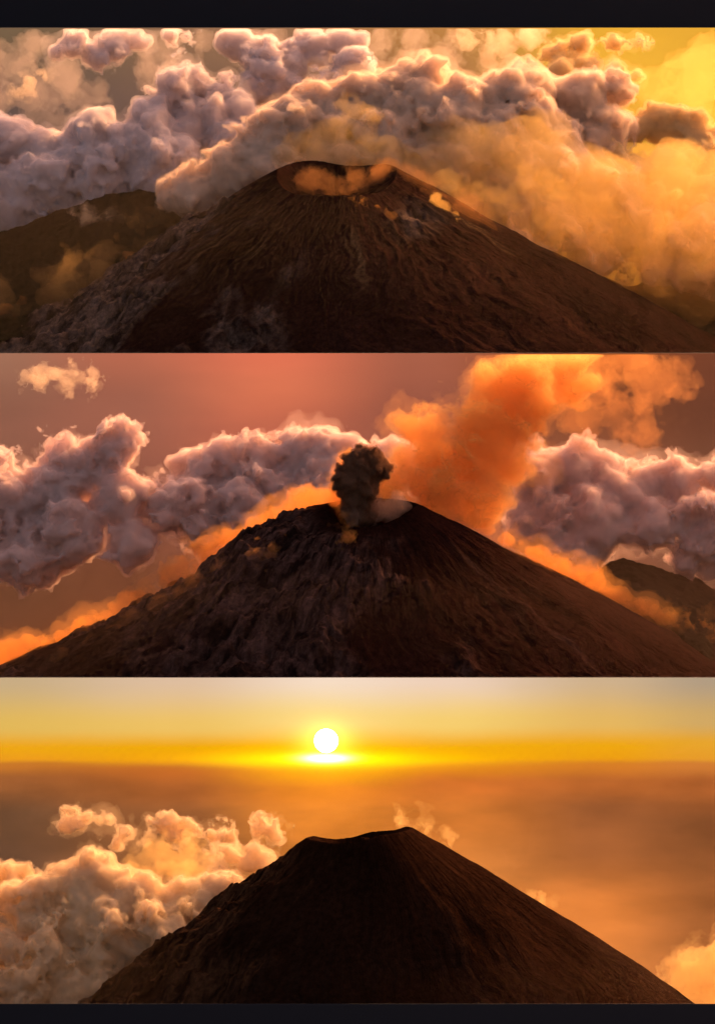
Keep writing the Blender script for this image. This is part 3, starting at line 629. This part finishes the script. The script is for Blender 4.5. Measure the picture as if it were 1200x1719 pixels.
# top scene
a = Y1
cloud('orange steam lying in the wide crater', [(520, 305, 16, a + 20), (560, 308, 18, a + 10), (600, 305, 18, a + 20), (635, 300, 16, a + 20), (580, 318, 10, a - 40)], s_faint, name='steam', cat='steam', lump=34, h=2.4, amp=1.2, fine=12, kids=3, level2=0)
cloud('bright steam tongue on the near rim of the wide crater', [(590, 338, 7, a - 135), (604, 344, 7, a - 140), (617, 350, 7, a - 146), (632, 356, 8, a - 150), (648, 364, 8, a - 152)], s_mist, name='steam', cat='steam', lump=20, h=1.8, amp=1.2, fine=8, kids=3, level2=0)
cloud('yellow steam jet on the cone shoulder', [(730, 335, 5, a - 60), (738, 346, 6, a - 66), (748, 358, 6, a - 76), (758, 368, 9, a - 84), (768, 378, 10, a - 90), (764, 400, 6, a - 118)], s_jet, name='steam', cat='steam', lump=20, h=1.8, amp=1.2, fine=8, kids=3, level2=0)
cloud('thin orange smoke hanging over the shoulder of the wide crater', [(680, 320, 26, a + 10), (720, 340, 30, a), (760, 365, 34, a - 20), (800, 390, 28, a - 30), (780, 410, 26, a - 70), (660, 300, 24, a + 30)], s_faint, name='smoke', cat='smoke', lump=50, amp=1.1, fine=20, kids=3, level2=0)
cloud('gold mist pooled between the cone and the wooded hill', [(10, 530, 22, a + 150), (50, 520, 22, a + 160), (90, 500, 20, a + 170), (130, 480, 20, a + 180), (170, 462, 18, a + 190), (-40, 540, 26, a + 150), (30, 500, 16, a + 220), (220, 435, 16, a + 190)], s_mist2, name='mist', cat='mist', lump=44, amp=1.2, fine=16, kids=3, level2=0)
cloud('pale mist scrap on the wooded hill', [(125, 362, 6, a + 345), (145, 367, 7, a + 340), (165, 371, 7, a + 340), (185, 373, 7, a + 338), (200, 374, 5, a + 338)], c_thin, name='mist', cat='mist', lump=24, level2=0, amp=1.2, fine=11, kids=5, h=2.2)
cloud('deep gold haze bank drifting behind the far flank of the top cone', [
    (760, 400, 70, a + 230), (850, 410, 90, a + 250), (950, 420, 100, a + 270), (1060, 430, 100, a + 290), (1170, 440, 100, a + 300), (1280, 440, 110, a + 300), (700, 330, 55, a + 220), (620, 290, 50, a + 230), (560, 260, 45, a + 260), (1000, 350, 80, a + 340), (1120, 350, 80, a + 350), (880, 330, 70, a + 300), (1240, 340, 80, a + 350), (880, 250, 60, a + 380), (1080, 150, 60, a + 800), (1180, 140, 80, a + 800), (780, 290, 50, a + 300)], s_veil, name='haze_bank', cat='haze', lump=110, kids=3, level2=0, fine=45, amp=0.9, h=14.0, clip=E1, seed=34)
cloud('thin gold haze over the wooded hill', [(0, 500, 60, a + 120), (90, 485, 60, a + 140), (180, 450, 50, a + 170), (250, 420, 40, a + 190), (-90, 510, 70, a + 120), (300, 385, 34, a + 210)], s_veil2, name='haze_bank', cat='haze', lump=110, kids=3, level2=0, fine=45, amp=0.9, h=14.0)
a = Y2
# middle scene
cloud('broad orange smoke plume drifting up from the ash column', [
    (680, 805, 42, a + 160), (730, 790, 55, a + 190), (790, 770, 62, a + 230), (835, 720, 60, a + 280), (860, 670, 55, a + 330), (890, 625, 58, a + 380), (940, 640, 55, a + 400), (950, 590, 60, a + 430), (800, 830, 50, a + 190), (850, 780, 46, a + 240), (690, 720, 22, a + 200), (720, 735, 24, a + 210), (760, 740, 30, a + 220), (730, 840, 40, a + 150), (650, 800, 30, a + 140)], s_orange, name='smoke_plume', cat='smoke', clip=(595, S2), fine=20, amp=0.8, lump=48, ce=9.0, fringe=haze_mat('fringe_smoke', (0.96, 0.50, 0.16), 0.0025), fo=8, fa=22)
cloud('faint brown smoke trailing off the plume', [(1000, 640, 50, a + 480), (1050, 600, 50, a + 520), (1040, 690, 40, a + 480), (1100, 640, 46, a + 540), (980, 700, 40, a + 450), (1080, 720, 34, a + 500)], s_faint, name='smoke', cat='smoke', clip=(595, S2))
cloud('black ash column rising from the crater', [(608, 858, 20, a + 5), (603, 838, 25, a + 5), (590, 816, 25, a), (610, 816, 30, a + 5), (614, 794, 32, a + 10), (640, 786, 22, a + 5), (600, 782, 20, a), (628, 775, 22, a + 5), (648, 796, 14, a), (580, 806, 16, a)], s_ash, name='ash_column', cat='ash cloud', lump=26, h=1.5, amp=0.4, fine=4, ce=2.0, fo=1.0, fa=4.0)
cloud('grey steam at the foot of the ash column', [(600, 865, 18, a - 20), (625, 860, 22, a), (655, 855, 18, a + 10), (675, 848, 14, a + 20), (612, 848, 16, a)], s_steam, name='steam', cat='steam', lump=40, h=2.4)
cloud('orange steam glowing along the side of the ash column', [(573, 800, 11, a + 30), (578, 778, 12, a + 30), (590, 762, 9, a + 30), (571, 822, 10, a + 28), (576, 845, 9, a + 10), (580, 866, 9, a - 40)], s_mist, name='steam', cat='steam', lump=30, h=2.0)
cloud('orange steam behind the bend of the ash column', [(640, 812, 12, a + 40), (652, 826, 13, a + 40), (662, 838, 11, a + 40)], s_mist, name='steam', cat='steam', lump=30, h=2.2)
cloud('little orange steam tuft below the crater lip', [(570, 908, 8, a - 132), (577, 903, 8, a - 128), (584, 899, 7, a - 124)], s_mist, name='steam', cat='steam', lump=24, h=2.0)
def slope_mist(label, xs, ys, x0, x1, n, rad, off=0.37, **kw):
    bl = []; rr = random.Random(n)
    for i, t in enumerate(np.linspace(0, 1, n)):
        px = x0 + (x1 - x0) * t + rr.uniform(-6, 6); py = float(np.interp(px, xs, ys)) + rr.uniform(-15, 3)
        bl.append((px, py, rad * rr.choice((0.5, 0.7, 0.9, 1.2)), a + 30 + abs(px - 625) * mpp(a) * off + rr.uniform(-15, 15)))
    cloud(label, bl, s_mist, name='mist', cat='mist', kids=1, level2=0, lump=40, lift=0.4, amp=1.0, fine=10, fo=12.0, fa=9.0, **kw)
slope_mist('orange mist streaming down the long shoulder of the erupting cone', [0, 100, 200, 300, 400, 500, 560], [1112, 1076, 1028, 968, 904, 856, 838], -20, 560, 190, 13)
slope_mist('orange mist creeping over the far flank of the erupting cone', [800, 850, 950, 1050, 1150, 1220], [890, 914, 964, 1012, 1062, 1090], 820, 1215, 130, 12)
for lab, bl in (('orange steam patch high on the rocky face', [(440, 945, 12, a - 110), (448, 930, 12, a - 100), (456, 918, 10, a - 90), (435, 960, 9, a - 125)]),
                ('orange steam patch low on the rocky face', [(345, 1040, 13, a - 170), (355, 1030, 12, a - 160), (330, 1050, 12, a - 170)]),
                ('orange steam sheet on the near shoulder', [(110, 1100, 16, a + 10), (150, 1085, 18, a + 10), (190, 1065, 18, a + 10), (230, 1045, 18, a + 10), (270, 1018, 15, a + 5), (130, 1120, 16, a - 10), (180, 1100, 14, a - 30), (300, 1000, 13, a - 10), (330, 980, 12, a - 20), (370, 955, 11, a - 30), (250, 1060, 14, a - 40)])):
    cloud(lab, bl, s_faint if 'sheet' in lab else s_mist2, name='steam', cat='steam', lump=30, h=2.2, amp=1.2, fine=13, kids=3, level2=0)

# ------------------------------------------------------------------ hazy air over each scene
for (py, ys, yf, col, den, lab) in ((47, S1, S2, (1.0, 0.72, 0.42), 0.00002, 'gold haze over the top scene'),
                               (594, S2, S3, (1.0, 0.62, 0.42), 0.00003, 'rose haze over the middle scene'),
                               (1138, S3, YP, (1.0, 0.62, 0.32), 0.00003, 'orange haze over the low scene')):
    zt = float(at(600, py, ys)[2])
    o = box('haze', (-1450 * mpp(ys), yf + 5, -898), (1450 * mpp(ys), ys - 3, zt - 1), haze_mat('haze', col, den), lab, kind='stuff')
print('done', round(time.time() - T0, 1))
